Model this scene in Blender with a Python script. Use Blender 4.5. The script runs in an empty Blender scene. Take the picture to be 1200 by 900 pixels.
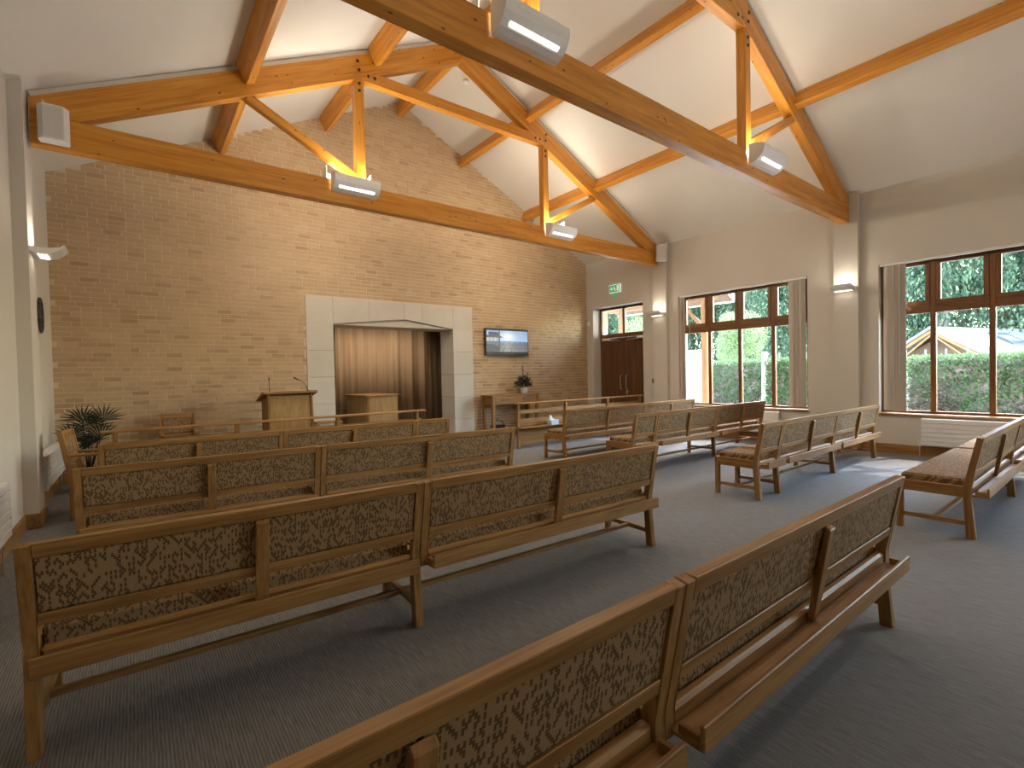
import bpy, bmesh, math, random
from mathutils import Vector, Matrix
random.seed(7)
C = bpy.context.scene.collection
SC = bpy.context.scene
PI = math.pi

# ------------------------------------------------------------------ camera, sky, sun, exposure
EYE = 1.4355
yaw, pitch, roll, fpx = 0.6584, 0.0205, -0.0212, 571.55
fw = Vector((math.sin(yaw)*math.cos(pitch), math.cos(yaw)*math.cos(pitch), -math.sin(pitch)))
r0 = Vector((math.cos(yaw), -math.sin(yaw), 0)); u0 = r0.cross(fw)
rv = r0*math.cos(roll) + u0*math.sin(roll); uv = u0*math.cos(roll) - r0*math.sin(roll)
cam = bpy.data.cameras.new('camera'); cam.sensor_fit = 'HORIZONTAL'; cam.sensor_width = 36
cam.lens = fpx/1200*36; cam.clip_start = 0.05; cam.clip_end = 400
camo = bpy.data.objects.new('camera', cam); C.objects.link(camo)
M = Matrix.Identity(4)
for i in range(3):
    M[i][0] = rv[i]; M[i][1] = uv[i]; M[i][2] = -fw[i]
M[2][3] = EYE
camo.matrix_world = M
SC.camera = camo

SC.view_settings.view_transform = 'Standard'; SC.view_settings.look = 'None'
SC.view_settings.gamma = 1; SC.view_settings.use_curve_mapping = False
SC.view_settings.exposure = 0.12

w = bpy.data.worlds.new('sky'); SC.world = w; w.use_nodes = True
nt = w.node_tree; bg = nt.nodes['Background']
sky = nt.nodes.new('ShaderNodeTexSky'); sky.sky_type = 'NISHITA'; sky.sun_disc = False
sky.sun_elevation = math.radians(48); sky.sun_rotation = math.radians(70); sky.air_density = 1.3
nt.links.new(sky.outputs[0], bg.inputs[0]); bg.inputs[1].default_value = 6.5

sun = bpy.data.lights.new('sun', 'SUN'); sun.energy = 20.0; sun.angle = math.radians(0.6); sun.color = (1, .93, .82)
suno = bpy.data.objects.new('sun', sun); C.objects.link(suno)
suno.rotation_euler = Vector((-.80, .36, -1.0)).to_track_quat('-Z', 'Y').to_euler()

LUM_W = 27.0     # each truss luminaire, upward
LUM_D = 28.0     # each truss luminaire, through its slot
SCONCE_W = 4.2  # each wall uplighter

# room numbers (metres)
XL, XR, YB, YR = -.90, 9.87, 9.34, -3.2
APX, APZ, EAV = 4.46, 7.06, 4.38
SL, SR = (APZ-EAV)/(APX-XL), (APZ-EAV)/(XR-APX)
def ceil_z(x): return APZ-(APX-x)*SL if x < APX else APZ-(x-APX)*SR

# ------------------------------------------------------------------ mesh helpers
def link(name, me, mat=None, parent=None):
    o = bpy.data.objects.new(name, me); C.objects.link(o)
    if mat is not None: me.materials.append(mat)
    if parent is not None: o.parent = parent
    return o
def fin(bm, name):
    bmesh.ops.recalc_face_normals(bm, faces=bm.faces[:])
    me = bpy.data.meshes.new(name); bm.to_mesh(me); bm.free(); return me
def abox(bm, a, b, bev=0.0):
    x0, y0, z0 = [min(p, q) for p, q in zip(a, b)]; x1, y1, z1 = [max(p, q) for p, q in zip(a, b)]
    vs = [bm.verts.new(p) for p in ((x0,y0,z0),(x1,y0,z0),(x1,y1,z0),(x0,y1,z0),(x0,y0,z1),(x1,y0,z1),(x1,y1,z1),(x0,y1,z1))]
    fs = [bm.faces.new([vs[i] for i in f]) for f in ((0,3,2,1),(4,5,6,7),(0,1,5,4),(1,2,6,5),(2,3,7,6),(3,0,4,7))]
    if bev > 0:
        es = list({e for f in fs for e in f.edges})
        bmesh.ops.bevel(bm, geom=es, offset=bev, segments=1, affect='EDGES')
def prism(bm, prof, axis, a, b, bev=0.0):
    """extrude a polygon (two coordinates) along axis from a to b; axis x: prof=(y,z), y: (x,z), z: (x,y)"""
    def P(u, v, t): return {'x': (t,u,v), 'y': (u,t,v), 'z': (u,v,t)}[axis]
    A = [bm.verts.new(P(u,v,a)) for u, v in prof]; B = [bm.verts.new(P(u,v,b)) for u, v in prof]
    n = len(prof); fs = [bm.faces.new(A[::-1]), bm.faces.new(B)]
    for i in range(n): fs.append(bm.faces.new((A[i], A[(i+1)%n], B[(i+1)%n], B[i])))
    if bev > 0:
        es = list({e for f in fs for e in f.edges})
        bmesh.ops.bevel(bm, geom=es, offset=bev, segments=1, affect='EDGES')
def tube(bm, pts, rad, n=8, cap=True):
    pts = [Vector(p) for p in pts]; rings = []
    rr = rad if isinstance(rad, (list, tuple)) else [rad]*len(pts)
    for i, p in enumerate(pts):
        d = (pts[min(i+1, len(pts)-1)]-pts[max(i-1, 0)]).normalized()
        s = d.cross(Vector((0,0,1)) if abs(d.z) < .9 else Vector((1,0,0))).normalized(); t = d.cross(s)
        rings.append([bm.verts.new(p+(s*math.cos(2*PI*k/n)+t*math.sin(2*PI*k/n))*rr[i]) for k in range(n)])
    for a, b in zip(rings, rings[1:]):
        for k in range(n): bm.faces.new((a[k], a[(k+1)%n], b[(k+1)%n], b[k]))
    if cap: bm.faces.new(rings[0][::-1]); bm.faces.new(rings[-1])
def lathe(bm, prof, n=20, c=(0,0,0)):
    rings = [[bm.verts.new((c[0]+r*math.cos(2*PI*k/n), c[1]+r*math.sin(2*PI*k/n), c[2]+z)) for k in range(n)] for r, z in prof]
    for a, b in zip(rings, rings[1:]):
        for k in range(n): bm.faces.new((a[k], a[(k+1)%n], b[(k+1)%n], b[k]))
    bm.faces.new(rings[0][::-1]); bm.faces.new(rings[-1])
def box(name, a, b, mat, parent=None, bev=0.0):
    bm = bmesh.new(); abox(bm, a, b, bev); return link(name, fin(bm, name), mat, parent)
def prm(name, prof, axis, a, b, mat, parent=None, bev=0.0):
    bm = bmesh.new(); prism(bm, prof, axis, a, b, bev); return link(name, fin(bm, name), mat, parent)
def beam(name, p, q, h, t, mat, parent=None, up=(0,0,1), bev=.006, cut0=None):
    """straight timber from p to q (centre line), depth h along up, thickness t; local x runs along it"""
    p, q = Vector(p), Vector(q); d = q-p; L = d.length; x = d.normalized()
    z = (Vector(up)-x*Vector(up).dot(x)).normalized(); y = z.cross(x)
    bm = bmesh.new(); abox(bm, (0,-t/2,-h/2), (L,t/2,h/2), bev)
    o = link(name, fin(bm, name), mat, parent)
    m = Matrix((x, y, z)).transposed().to_4x4(); m.translation = p
    if parent is not None: m = parent.matrix_basis.inverted() @ m
    o.matrix_basis = m
    return o
def props(o, label=None, cat=None, group=None, kind=None):
    if label: o['label'] = label
    if cat: o['category'] = cat
    if group: o['group'] = group
    if kind: o['kind'] = kind
    return o
def thing(name, loc, label, cat, group=None, rz=0.0, kind=None):
    o = bpy.data.objects.new(name, None); C.objects.link(o); o.empty_display_size = .1
    o.location = loc; o.rotation_euler = (0, 0, rz)
    o.matrix_basis = Matrix.Translation(loc) @ Matrix.Rotation(rz, 4, 'Z')
    return props(o, label, cat, group, kind)
def dup(root, loc, rz, label, group=None):
    def rec(o, par):
        c = o.copy(); C.objects.link(c)
        if par is not None: c.parent = par
        for ch in list(o.children): rec(ch, c)
        return c
    r = rec(root, None); r.matrix_basis = Matrix.Translation(loc) @ Matrix.Rotation(rz, 4, 'Z')
    r['label'] = label
    if group: r['group'] = group
    return r

# ------------------------------------------------------------------ materials
def mat(name, col=(.5,.5,.5), rough=.6, metal=0.0, emit=None, es=0.0, spec=None):
    m = bpy.data.materials.new(name); m.use_nodes = True
    b = m.node_tree.nodes['Principled BSDF']
    b.inputs['Base Color'].default_value = (*col, 1); b.inputs['Roughness'].default_value = rough
    b.inputs['Metallic'].default_value = metal
    if spec is not None: b.inputs['Specular IOR Level'].default_value = spec
    if emit: b.inputs['Emission Color'].default_value = (*emit, 1); b.inputs['Emission Strength'].default_value = es
    return m
class NG:
    def __init__(s, m): s.t = m.node_tree; s.b = s.t.nodes['Principled BSDF']
    def n(s, typ, **kw):
        o = s.t.nodes.new('ShaderNode'+typ)
        for k, v in kw.items(): setattr(o, k, v)
        return o
    def l(s, a, b): s.t.links.new(a, b)
    def coord(s, scale=(1,1,1), rnd=True):
        tc = s.n('TexCoord'); mp = s.n('Mapping'); mp.inputs['Scale'].default_value = scale
        if rnd:
            oi = s.n('ObjectInfo'); mu = s.n('VectorMath', operation='SCALE'); mu.inputs[0].default_value = (7.3, 3.1, 5.7)
            s.l(oi.outputs['Random'], mu.inputs['Scale']); ad = s.n('VectorMath', operation='ADD')
            s.l(tc.outputs['Object'], ad.inputs[0]); s.l(mu.outputs[0], ad.inputs[1]); s.l(ad.outputs[0], mp.inputs[0])
        else: s.l(tc.outputs['Object'], mp.inputs[0])
        return mp.outputs[0]
    def noise(s, vec, scale=1, detail=3, rough=.55, out='Fac'):
        o = s.n('TexNoise'); o.inputs['Scale'].default_value = scale; o.inputs['Detail'].default_value = detail
        o.inputs['Roughness'].default_value = rough; s.l(vec, o.inputs['Vector']); return o.outputs[out]
    def ramp(s, fac, stops):
        o = s.n('ValToRGB'); e = o.color_ramp.elements
        while len(e) < len(stops): e.new(.5)
        for k, (p, c) in zip(e, stops): k.position = p; k.color = (*c, 1)
        s.l(fac, o.inputs[0]); return o.outputs[0]
    def mix(s, fac, a, b, mode='MIX'):
        o = s.n('Mix', data_type='RGBA', blend_type=mode)
        for sock, v in ((o.inputs[0], fac), (o.inputs[6], a), (o.inputs[7], b)):
            if isinstance(v, (int, float)): sock.default_value = v
            elif isinstance(v, tuple): sock.default_value = (*v, 1)
            else: s.l(v, sock)
        return o.outputs[2]
    def math(s, op, a, b=0.0):
        o = s.n('Math', operation=op)
        for sock, v in ((o.inputs[0], a), (o.inputs[1], b)):
            if isinstance(v, (int, float)): sock.default_value = v
            else: s.l(v, sock)
        return o.outputs[0]
    def bump(s, h, st=.2, d=.01):
        o = s.n('Bump'); o.inputs['Strength'].default_value = st; o.inputs['Distance'].default_value = d
        s.l(h, o.inputs['Height']); s.l(o.outputs[0], s.b.inputs['Normal'])
    def base(s, c): s.l(c, s.b.inputs['Base Color'])

def wood(name, axis, dark, mid, light, rough=.45, fine=1.0, knots=False, spec=.35):
    m = mat(name, mid, rough, spec=spec); g = NG(m)
    sc = [22*fine]*3; sc[axis] = 1.2*fine
    v = g.coord(tuple(sc)); n1 = g.noise(v, 1.0, 4, .6)
    sc2 = [90*fine]*3; sc2[axis] = 4*fine
    v2 = g.coord(tuple(sc2)); n2 = g.noise(v2, 1.0, 2, .5)
    f = g.math('ADD', g.math('MULTIPLY', n1, .65), g.math('MULTIPLY', n2, .35))
    col = g.ramp(f, [(.36, dark), (.5, mid), (.64, light)])
    if knots:
        sk = [14.0]*3; sk[axis] = 7.5
        vk = g.coord(tuple(sk)); vo = g.n('TexVoronoi'); vo.inputs['Scale'].default_value = 1.0; g.l(vk, vo.inputs['Vector'])
        k = g.math('LESS_THAN', vo.outputs['Distance'], .14)
        h = g.n('SeparateColor'); g.l(vo.outputs['Color'], h.inputs[0])
        k = g.math('MULTIPLY', k, g.math('LESS_THAN', h.outputs[0], .3))
        col = g.mix(g.math('MULTIPLY', k, .75), col, (.045, .018, .006))
    g.base(col); g.bump(n2, .08, .002)
    return m
OAK = [wood('oak_%s' % a, i, (.20,.092,.027), (.295,.150,.048), (.37,.205,.074), .5, spec=.22) for i, a in enumerate('xyz')]
PALEOAK = [wood('pale_oak_%s' % a, i, (.265,.150,.055), (.345,.205,.083), (.42,.26,.11), .5, fine=1.2, spec=.22) for i, a in enumerate('xyz')]
PINE = wood('glulam_pine', 0, (.46,.165,.018), (.59,.242,.029), (.68,.315,.050), .38, .8, True, .4)
DOORWOOD = wood('dark_door_wood', 2, (.075,.032,.014), (.125,.054,.022), (.165,.075,.032), .4)
FRAMEW = [wood('window_wood_%s' % a, i, (.115,.046,.014), (.17,.074,.022), (.225,.102,.032), .4) for i, a in enumerate('xyz')]
OUTWOOD = wood('canopy_timber', 2, (.11,.044,.011), (.155,.066,.017), (.20,.09,.025), .6)

def fabric_mat(name, lo, hi):
    m = mat(name, hi, .9, spec=.1); g = NG(m)
    tc = g.n('TexCoord'); sp = g.n('SeparateXYZ'); g.l(tc.outputs['Object'], sp.inputs[0])
    u = g.math('FLOOR', g.math('MULTIPLY', sp.outputs[0], 135.0))
    w_ = g.math('ADD', g.math('MULTIPLY', sp.outputs[1], 1.0), sp.outputs[2])
    odd = g.math('FLOORED_MODULO', u, 2.0)
    vv = g.math('FLOOR', g.math('ADD', g.math('MULTIPLY', w_, 58.0), g.math('MULTIPLY', odd, .5)))
    cx = g.n('CombineXYZ'); g.l(u, cx.inputs[0]); g.l(vv, cx.inputs[1])
    wn = g.n('TexWhiteNoise', noise_dimensions='2D'); g.l(cx.outputs[0], wn.inputs['Vector'])
    fr = g.math('FRACT', g.math('ADD', g.math('MULTIPLY', w_, 58.0), g.math('MULTIPLY', odd, .5)))
    thr = g.math('SUBTRACT', .54, g.math('MULTIPLY', odd, .22))     # every second column carries fewer dashes
    f = g.math('MULTIPLY', g.math('LESS_THAN', wn.outputs['Value'], thr), g.math('LESS_THAN', fr, .80))
    n = g.noise(g.coord((400, 60, 60), False), 1.0, 1)
    hi2 = g.mix(n, tuple(c*.8 for c in hi), tuple(min(1, c*1.2) for c in hi))
    g.base(g.mix(f, hi2, lo)); g.bump(g.math('SUBTRACT', 1.0, f), .25, .002)
    return m
FABRIC = fabric_mat('woven_seat_fabric', (.110,.063,.030), (.295,.186,.095))

def carpet_mat():
    m = mat('ribbed_carpet', (.2,.19,.18), .95, spec=.05); g = NG(m)
    tc = g.n('TexCoord'); sp = g.n('SeparateXYZ'); g.l(tc.outputs['Object'], sp.inputs[0])
    wob = g.noise(tc.outputs['Object'], 9.0, 2)
    s = g.math('SINE', g.math('ADD', g.math('MULTIPLY', sp.outputs[0], 2*PI/.0125), g.math('MULTIPLY', wob, 4.0)))
    rib = g.math('MULTIPLY', g.math('ADD', s, 1.0), .5)
    v = g.coord((130, 9, 1), False); n = g.noise(v, 1.0, 3, .6)
    n2 = g.noise(g.coord((300, 120, 1), False), 1.0, 2)
    big = g.noise(g.coord((.9, .6, 1), False), 1.0, 3)
    f = g.math('ADD', g.math('ADD', g.math('MULTIPLY', rib, .22), g.math('MULTIPLY', n, .55)), g.math('MULTIPLY', n2, .25))
    col = g.ramp(f, [(.30, (.105,.096,.089)), (.52, (.200,.189,.181)), (.75, (.305,.292,.282))])
    col = g.mix(g.math('MULTIPLY', big, .25), col, (.185,.172,.160))
    g.base(col); g.bump(f, .35, .004)
    return m
CARPET = carpet_mat()
def plaster(name, col, var=.04, bump=.03):
    m = mat(name, col, .85, spec=.15); g = NG(m)
    n = g.noise(g.coord((1.5,1.5,1.5), False), 1.0, 4); f = g.noise(g.coord((60,60,60), False), 1.0, 2)
    g.base(g.mix(n, tuple(c*(1-var) for c in col), tuple(min(1, c*(1+var)) for c in col))); g.bump(f, bump, .003)
    return m
WALL = plaster('cream_wall_paint', (.58,.535,.465)); CEIL = plaster('ceiling_white_paint', (.73,.69,.62))
def stone_mat():
    m = mat('pale_stone', (.6,.55,.48), .8, spec=.2); g = NG(m)
    n = g.noise(g.coord((2.5,2.5,2.5)), 1.0, 5, .6); f = g.noise(g.coord((140,140,140)), 1.0, 2)
    oi = g.n('ObjectInfo'); k = g.math('ADD', g.math('MULTIPLY', n, .7), g.math('MULTIPLY', oi.outputs['Random'], .3))
    c = g.ramp(k, [(.25, (.50,.445,.375)), (.75, (.60,.55,.475))]); g.base(g.mix(g.math('MULTIPLY', f, .25), c, (.42,.37,.31))); g.bump(f, .06, .002)
    return m
STONE = stone_mat()
def brick_mat():
    m = mat('buff_brick', (.5,.33,.2), .85, spec=.15); g = NG(m)
    at = g.n('Attribute', attribute_name='tone'); v = g.coord((30,30,60), False); n = g.noise(v, 1.0, 4, .65)
    n2 = g.noise(g.coord((.8,.8,.8), False), 1.0, 2)
    t = g.math('ADD', at.outputs['Fac'], g.math('MULTIPLY', g.math('SUBTRACT', n2, .5), .25))
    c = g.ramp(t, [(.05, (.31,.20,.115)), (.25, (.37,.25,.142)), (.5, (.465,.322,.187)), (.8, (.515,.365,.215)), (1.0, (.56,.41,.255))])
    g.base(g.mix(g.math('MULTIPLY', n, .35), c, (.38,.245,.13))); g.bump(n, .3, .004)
    return m
BRICK = brick_mat(); MORTAR = plaster('mortar', (.64,.52,.37), .08, .1)
def plain(name, col, rough=.5, metal=0.0, spec=None, var=.12, sc=8):
    m = mat(name, col, rough, metal, spec=spec); g = NG(m)
    n = g.noise(g.coord((sc,sc,sc)), 1.0, 3)
    g.base(g.mix(n, tuple(c*(1-var) for c in col), tuple(min(1, c*(1+var)) for c in col))); return m
WHITE = plain('white_enamel', (.74,.74,.73), .35, var=.02); GREYMETAL = plain('light_grey_metal', (.84,.83,.80), .4, .0, var=.03)
STEEL = plain('brushed_steel', (.62,.60,.57), .3, .9); BLACK = plain('black_plastic', (.015,.015,.017), .4)
DARKMETAL = plain('dark_bolt_steel', (.06,.055,.05), .45, .6)
GRILLE = plain('speaker_grille', (.62,.60,.57), .6, var=.1, sc=200)
VANE = plain('blind_vane_fabric', (.50,.44,.37), .8, var=.05); HEADRAIL = plain('blind_headrail', (.72,.70,.66), .4)
GLOW = mat('lamp_diffuser', (1,.95,.85), .4, emit=(1,.90,.74), es=5.0)
PEBBLE = plain('white_ceramic', (.62,.60,.57), .35); PAPER = plain('pale_tissue_box', (.55,.60,.66), .7)
RED = plain('red_plastic', (.22,.04,.02), .4); DARKFAB = plain('dark_fabric', (.03,.03,.035), .9)
def curtain_mat(name, a, b):
    m = mat(name, a, .9, spec=.1); g = NG(m)
    n = g.noise(g.coord((40,40,2)), 1.0, 3); g.base(g.mix(n, a, b)); return m
TAN = curtain_mat('tan_curtain', (.34,.215,.125), (.40,.26,.155)); BROWNC = curtain_mat('brown_curtain', (.13,.088,.05), (.165,.112,.066))
def glass_mat():
    m = bpy.data.materials.new('window_glass'); m.use_nodes = True; t = m.node_tree; t.nodes.clear()
    o = t.nodes.new('ShaderNodeOutputMaterial'); a = t.nodes.new('ShaderNodeBsdfTransparent'); b = t.nodes.new('ShaderNodeBsdfGlossy')
    a.inputs[0].default_value = (.97,.985,.98,1); b.inputs['Roughness'].default_value = .02
    f = t.nodes.new('ShaderNodeFresnel'); f.inputs[0].default_value = 1.25
    mx = t.nodes.new('ShaderNodeMixShader'); t.links.new(f.outputs[0], mx.inputs[0]); t.links.new(a.outputs[0], mx.inputs[1]); t.links.new(b.outputs[0], mx.inputs[2])
    t.links.new(mx.outputs[0], o.inputs[0]); return m
GLASS = glass_mat()
def leaf_mat(name, stops, trans=.25):
    m = mat(name, stops[1], .6, spec=.25); g = NG(m)
    at = g.n('Attribute', attribute_name='tone'); oi = g.n('ObjectInfo')
    k = g.math('ADD', g.math('MULTIPLY', at.outputs['Fac'], .85), g.math('MULTIPLY', oi.outputs['Random'], .15))
    g.base(g.ramp(k, list(zip((0.05,.5,.95), stops))))
    g.b.inputs['Transmission Weight'].default_value = 0
    tr = g.n('BsdfTranslucent'); tr.inputs[0].default_value = (*stops[2], 1); mx = g.n('MixShader'); mx.inputs[0].default_value = trans
    out = g.t.nodes['Material Output']; g.l(g.b.outputs[0], mx.inputs[1]); g.l(tr.outputs[0], mx.inputs[2]); g.l(mx.outputs[0], out.inputs[0])
    return m
LEAFD = leaf_mat('woodland_leaf', ((.010,.024,.014), (.032,.066,.036), (.17,.22,.11)))
LEAFL = leaf_mat('light_tree_leaf', ((.05,.08,.028), (.11,.155,.052), (.23,.265,.12)))
HEDGE = leaf_mat('hedge_leaf', ((.085,.062,.05), (.038,.08,.024), (.115,.165,.06)), .2)
PALM = leaf_mat('palm_leaf', ((.008,.012,.008), (.014,.022,.012), (.03,.045,.02)), .1)
DRIED = leaf_mat('arrangement_leaf', ((.015,.018,.017), (.06,.062,.055), (.26,.25,.22)), .1)
SHADETIMBER = plain('shaded_timber', (.085,.045,.022), .8, var=.25)  # shade under gable and porch roof put into a darker timber colour
BARK = plain('bark', (.13,.10,.085), .9, var=.3); GROUND = plain('garden_ground', (.34,.34,.26), .95, var=.2, sc=2)
RENDER = plain('sunlit_render', (.55,.53,.49), .9, var=.03); ROOF = plain('pale_roof', (.125,.12,.116), .6, var=.04)
SLATE = plain('roof_edge', (.10,.108,.12), .7); ROOFGLASS = plain('skylight_frame_grey', (.018,.023,.03), .6)

# ------------------------------------------------------------------ setting: floor, ceiling, walls
WT = .35
props(box('floor', (XL-.3, YR-.3, -.2), (XR+WT, YB+2.6, 0), CARPET), kind='structure', label='grey brown ribbed carpet floor')
bm = bmesh.new(); T = .25
prism(bm, [(XL-.4, EAV-.4*SL), (APX, APZ), (XR+.6, EAV-.6*SR), (XR+.6, EAV-.6*SR+T), (APX, APZ+T+.03), (XL-.4, EAV-.4*SL+T)], 'y', YR-.3, YB+.35)
props(link('ceiling', fin(bm, 'ceiling'), CEIL), kind='structure', label='white vaulted ceiling between timber trusses')
props(box('wall_left', (XL-.3, YR-.3, 0), (XL, YB+.3, EAV+.1), WALL), kind='structure')
props(prm('wall_rear', [(XL-.3,0),(XR+WT,0),(XR+WT,EAV),(APX,APZ+.1),(XL-.3,EAV)], 'y', YR-.3, YR, WALL), kind='structure')
OPEN = [(-2.79,-.09,.657,3.13), (0.0,2.70,.657,3.13), (3.79,6.49,.657,3.13), (7.48,9.11,0,3.15)]
OPEN[0] = (-3.1, -1.09, .657, 3.13)
bm = bmesh.new(); y = YR-.3
for (a, b, z0, z1) in OPEN:
    abox(bm, (XR, y, 0), (XR+WT, a, EAV+.05))
    if z0 > 0: abox(bm, (XR, a, 0), (XR+WT, b, z0))
    abox(bm, (XR, a, z1), (XR+WT, b, EAV+.05)); y = b
abox(bm, (XR, y, 0), (XR+WT, YB+.3, EAV+.05))
props(link('wall_right', fin(bm, 'wall_right'), WALL), kind='structure')

# front wall: mortar backing with the recess opening, bricks proud of it
SX0, SX1, STZ = 2.50, 6.11, 2.945            # stone surround
OX0, OX1, OZ = 2.99, 5.60, 2.44              # opening
wf = thing('wall_front', (0,0,0), 'buff brick gable wall behind the pulpit', None, kind='structure')
bm = bmesh.new(); yb0 = YB+.006
prism(bm, [(XL-.3,0),(SX0+.06,0),(SX0+.06,STZ-.06),(SX1-.06,STZ-.06),(SX1-.06,0),(XR+WT,0),(XR+WT,EAV+.15),(APX,APZ+.15),(XL-.3,EAV+.15)], 'y', yb0, YB+.30)
link('mortar', fin(bm, 'mortar'), MORTAR, wf)
CH, BL, J = .0725, .2175, .011
def prj(x, y, z):
    d = Vector((x, y, z-EYE)); q = d.dot(fw); return 600+fpx*d.dot(rv)/q, 450-fpx*d.dot(uv)/q, q
bricks = []; row = 0; z = 0.0
while z < APZ:
    x = XL + (0 if row % 2 else -BL/2)
    x += random.choice((0, 0, 0, BL/4))
    while x < XR:
        L = BL if random.random() > .13 else BL/2
        a, b = max(x, XL), min(x+L-J, XR); x += L
        if b-a < .012: continue
        zc = z+CH/2; cxm = (a+b)/2
        if z+.02 > ceil_z(cxm): continue
        if zc < STZ and b > SX0+.005 and a < SX1-.005:
            if a < SX0-.03: b = SX0-.004
            elif b > SX1+.03: a = SX1+.004
            else: continue
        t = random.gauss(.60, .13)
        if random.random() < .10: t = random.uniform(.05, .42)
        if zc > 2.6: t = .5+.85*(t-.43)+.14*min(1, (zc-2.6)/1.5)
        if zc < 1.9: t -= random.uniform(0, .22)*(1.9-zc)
        dep = random.uniform(-.0025, .0025)
        x0, y0, _ = prj(a, YB, z); x1, y1, _ = prj(b, YB, z+CH-J)
        area = abs((x1-x0)*(y1-y0)) if zc > .95 and y0 < 900 else 0
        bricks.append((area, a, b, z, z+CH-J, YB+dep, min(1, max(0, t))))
    z += CH; row += 1
bricks.sort(key=lambda q: -q[0])
BK = {}
for area, a, b, z0, z1, yf, t in bricks[:300]:
    key = (round(b-a, 3), round(t*8))
    if key not in BK:
        bm = bmesh.new(); abox(bm, (0,0,0), (key[0], .02, CH-J))
        me = fin(bm, 'brick'); me.materials.append(BRICK)
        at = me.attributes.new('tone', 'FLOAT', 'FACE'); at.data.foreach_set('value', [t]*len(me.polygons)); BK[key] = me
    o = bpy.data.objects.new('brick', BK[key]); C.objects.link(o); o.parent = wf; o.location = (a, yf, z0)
V, F, TN = [], [], []
for area, a, b, z0, z1, yf, t in bricks[300:]:
    i = len(V); y2 = YB+.02
    V += [(a,yf,z0),(b,yf,z0),(b,yf,z1),(a,yf,z1),(a,y2,z0),(b,y2,z0),(b,y2,z1),(a,y2,z1)]
    F += [(i,i+1,i+2,i+3),(i+1,i,i+4,i+5),(i+2,i+1,i+5,i+6),(i+3,i+2,i+6,i+7),(i,i+3,i+7,i+4)]; TN += [t]*5
me = bpy.data.meshes.new('bricks'); me.from_pydata(V, [], F); me.update()
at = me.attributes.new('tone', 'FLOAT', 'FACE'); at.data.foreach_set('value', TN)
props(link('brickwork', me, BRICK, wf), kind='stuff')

# recess behind the stone surround
bm = bmesh.new(); RX0, RX1, RY, RZ = 2.4, 6.75, YB+2.45, 2.75
abox(bm, (RX0-.1, YB+.55, 0), (RX0, RY, RZ)); abox(bm, (RX1, YB+.55, 0), (RX1+.1, RY, RZ))
abox(bm, (RX0-.1, RY, 0), (RX1+.1, RY+.1, RZ)); abox(bm, (RX0-.1, YB+.31, RZ), (RX1+.1, RY+.1, RZ+.1))
abox(bm, (RX0-.1, YB+.50, 0), (SX0+.02, YB+.58, RZ)); abox(bm, (SX1-.02, YB+.50, 0), (RX1+.1, YB+.58, RZ))
props(link('wall_recess', fin(bm, 'wall_recess'), WALL), kind='structure')

# stone surround: jamb blocks and lintel blocks with a shallow pediment
ss = thing('stone_surround', (0, YB, 0), 'pale stone surround with shallow pediment round the curtained recess', 'surround')
zs = [0, .45, .95, 1.45, 1.95, OZ]
g_ = .003
for x0, x1 in ((SX0, OX0), (OX1, SX1)):
    for z0, z1 in zip(zs, zs[1:]): box('stone', (x0, -.012, z0+g_), (x1, .56, z1-g_/2), STONE, ss, .003)
    
PX, PZ = 4.44, 2.60
def lin(x0, x1, lo):   # a lintel block above the pediment line
    prof = [(x0, lo(x0)), (x1, lo(x1)), (x1, STZ), (x0, STZ)]
    return prm('stone', prof, 'y', -.012, .05, STONE, ss)
def pl(x):
    if x <= OX0 or x >= OX1: return OZ
    return OZ+.012+(PZ-OZ)*((x-OX0)/(PX-OX0) if x < PX else (OX1-x)/(OX1-PX))
for x0, x1 in ((SX0, OX0), (OX0, 3.70), (3.70, PX), (PX, 4.85), (4.85, OX1), (OX1, SX1)):
    lin(x0+g_/2, x1-g_/2, pl)
prm('stone', [(OX0,OZ),(OX1,OZ),(OX1,STZ),(OX0,STZ)], 'y', .052, .56, STONE, ss)
prm('pediment_panel', [(OX0+.10,OZ+.004),(OX1-.10,OZ+.004),(PX,PZ-.035)], 'y', .02, .051, STONE, ss)

# trims: pilasters and columns that carry the trusses
props(box('trim_1', (XL-.02, 6.72, 0), (XL+.11, 7.13, ceil_z(XL+.05)), WALL), kind='structure', label='painted pilaster on the left wall under the far truss')
for k, (a, b) in enumerate(((2.96,3.33), (6.74,7.12)), 2):
    props(box('trim_%d' % k, (XR-.10, a, 0), (XR+.02, b, ceil_z(XR-.05)), WALL), kind='structure', label='painted column on the right wall under the %s truss' % ('near' if k == 2 else 'far'))
# baseboards
def skirt(name, segs):
    r = thing(name, (0,0,0), None, None, kind='structure')
    for a, b in segs: box('board', a, b, OAK[1], r, .004)
SK = .15
skirt('baseboard_right', [((XR-.02,YR,0),(XR,2.94,SK)), ((XR-.12,2.94,0),(XR-.1,3.35,SK)), ((XR-.1,2.94,0),(XR,2.959,SK)), ((XR-.1,3.331,0),(XR,3.35,SK)), ((XR-.02,3.35,0),(XR,6.72,SK)), ((XR-.12,6.72,0),(XR-.1,7.14,SK)), ((XR-.1,6.72,0),(XR,6.739,SK)),((XR-.02,7.14,0),(XR,7.47,SK)), ((XR-.02,9.12,0),(XR,YB,SK))])
skirt('baseboard_left', [((XL,YR,0),(XL+.02,6.70,SK)), ((XL+.11,6.70,0),(XL+.13,7.15,SK)), ((XL,6.70,0),(XL+.11,6.719,SK)), ((XL,7.131,0),(XL+.11,7.15,SK)), ((XL,7.15,0),(XL+.02,YB,SK))])
r = thing('baseboard_front', (0,0,0), None, None, kind='structure')
box('board', (XL+.02,YB-.022,0), (SX0-.01,YB-.004,SK), OAK[0], r, .004); box('board', (SX1+.01,YB-.022,0), (XR-.02,YB-.004,SK), OAK[0], r, .004)

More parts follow.
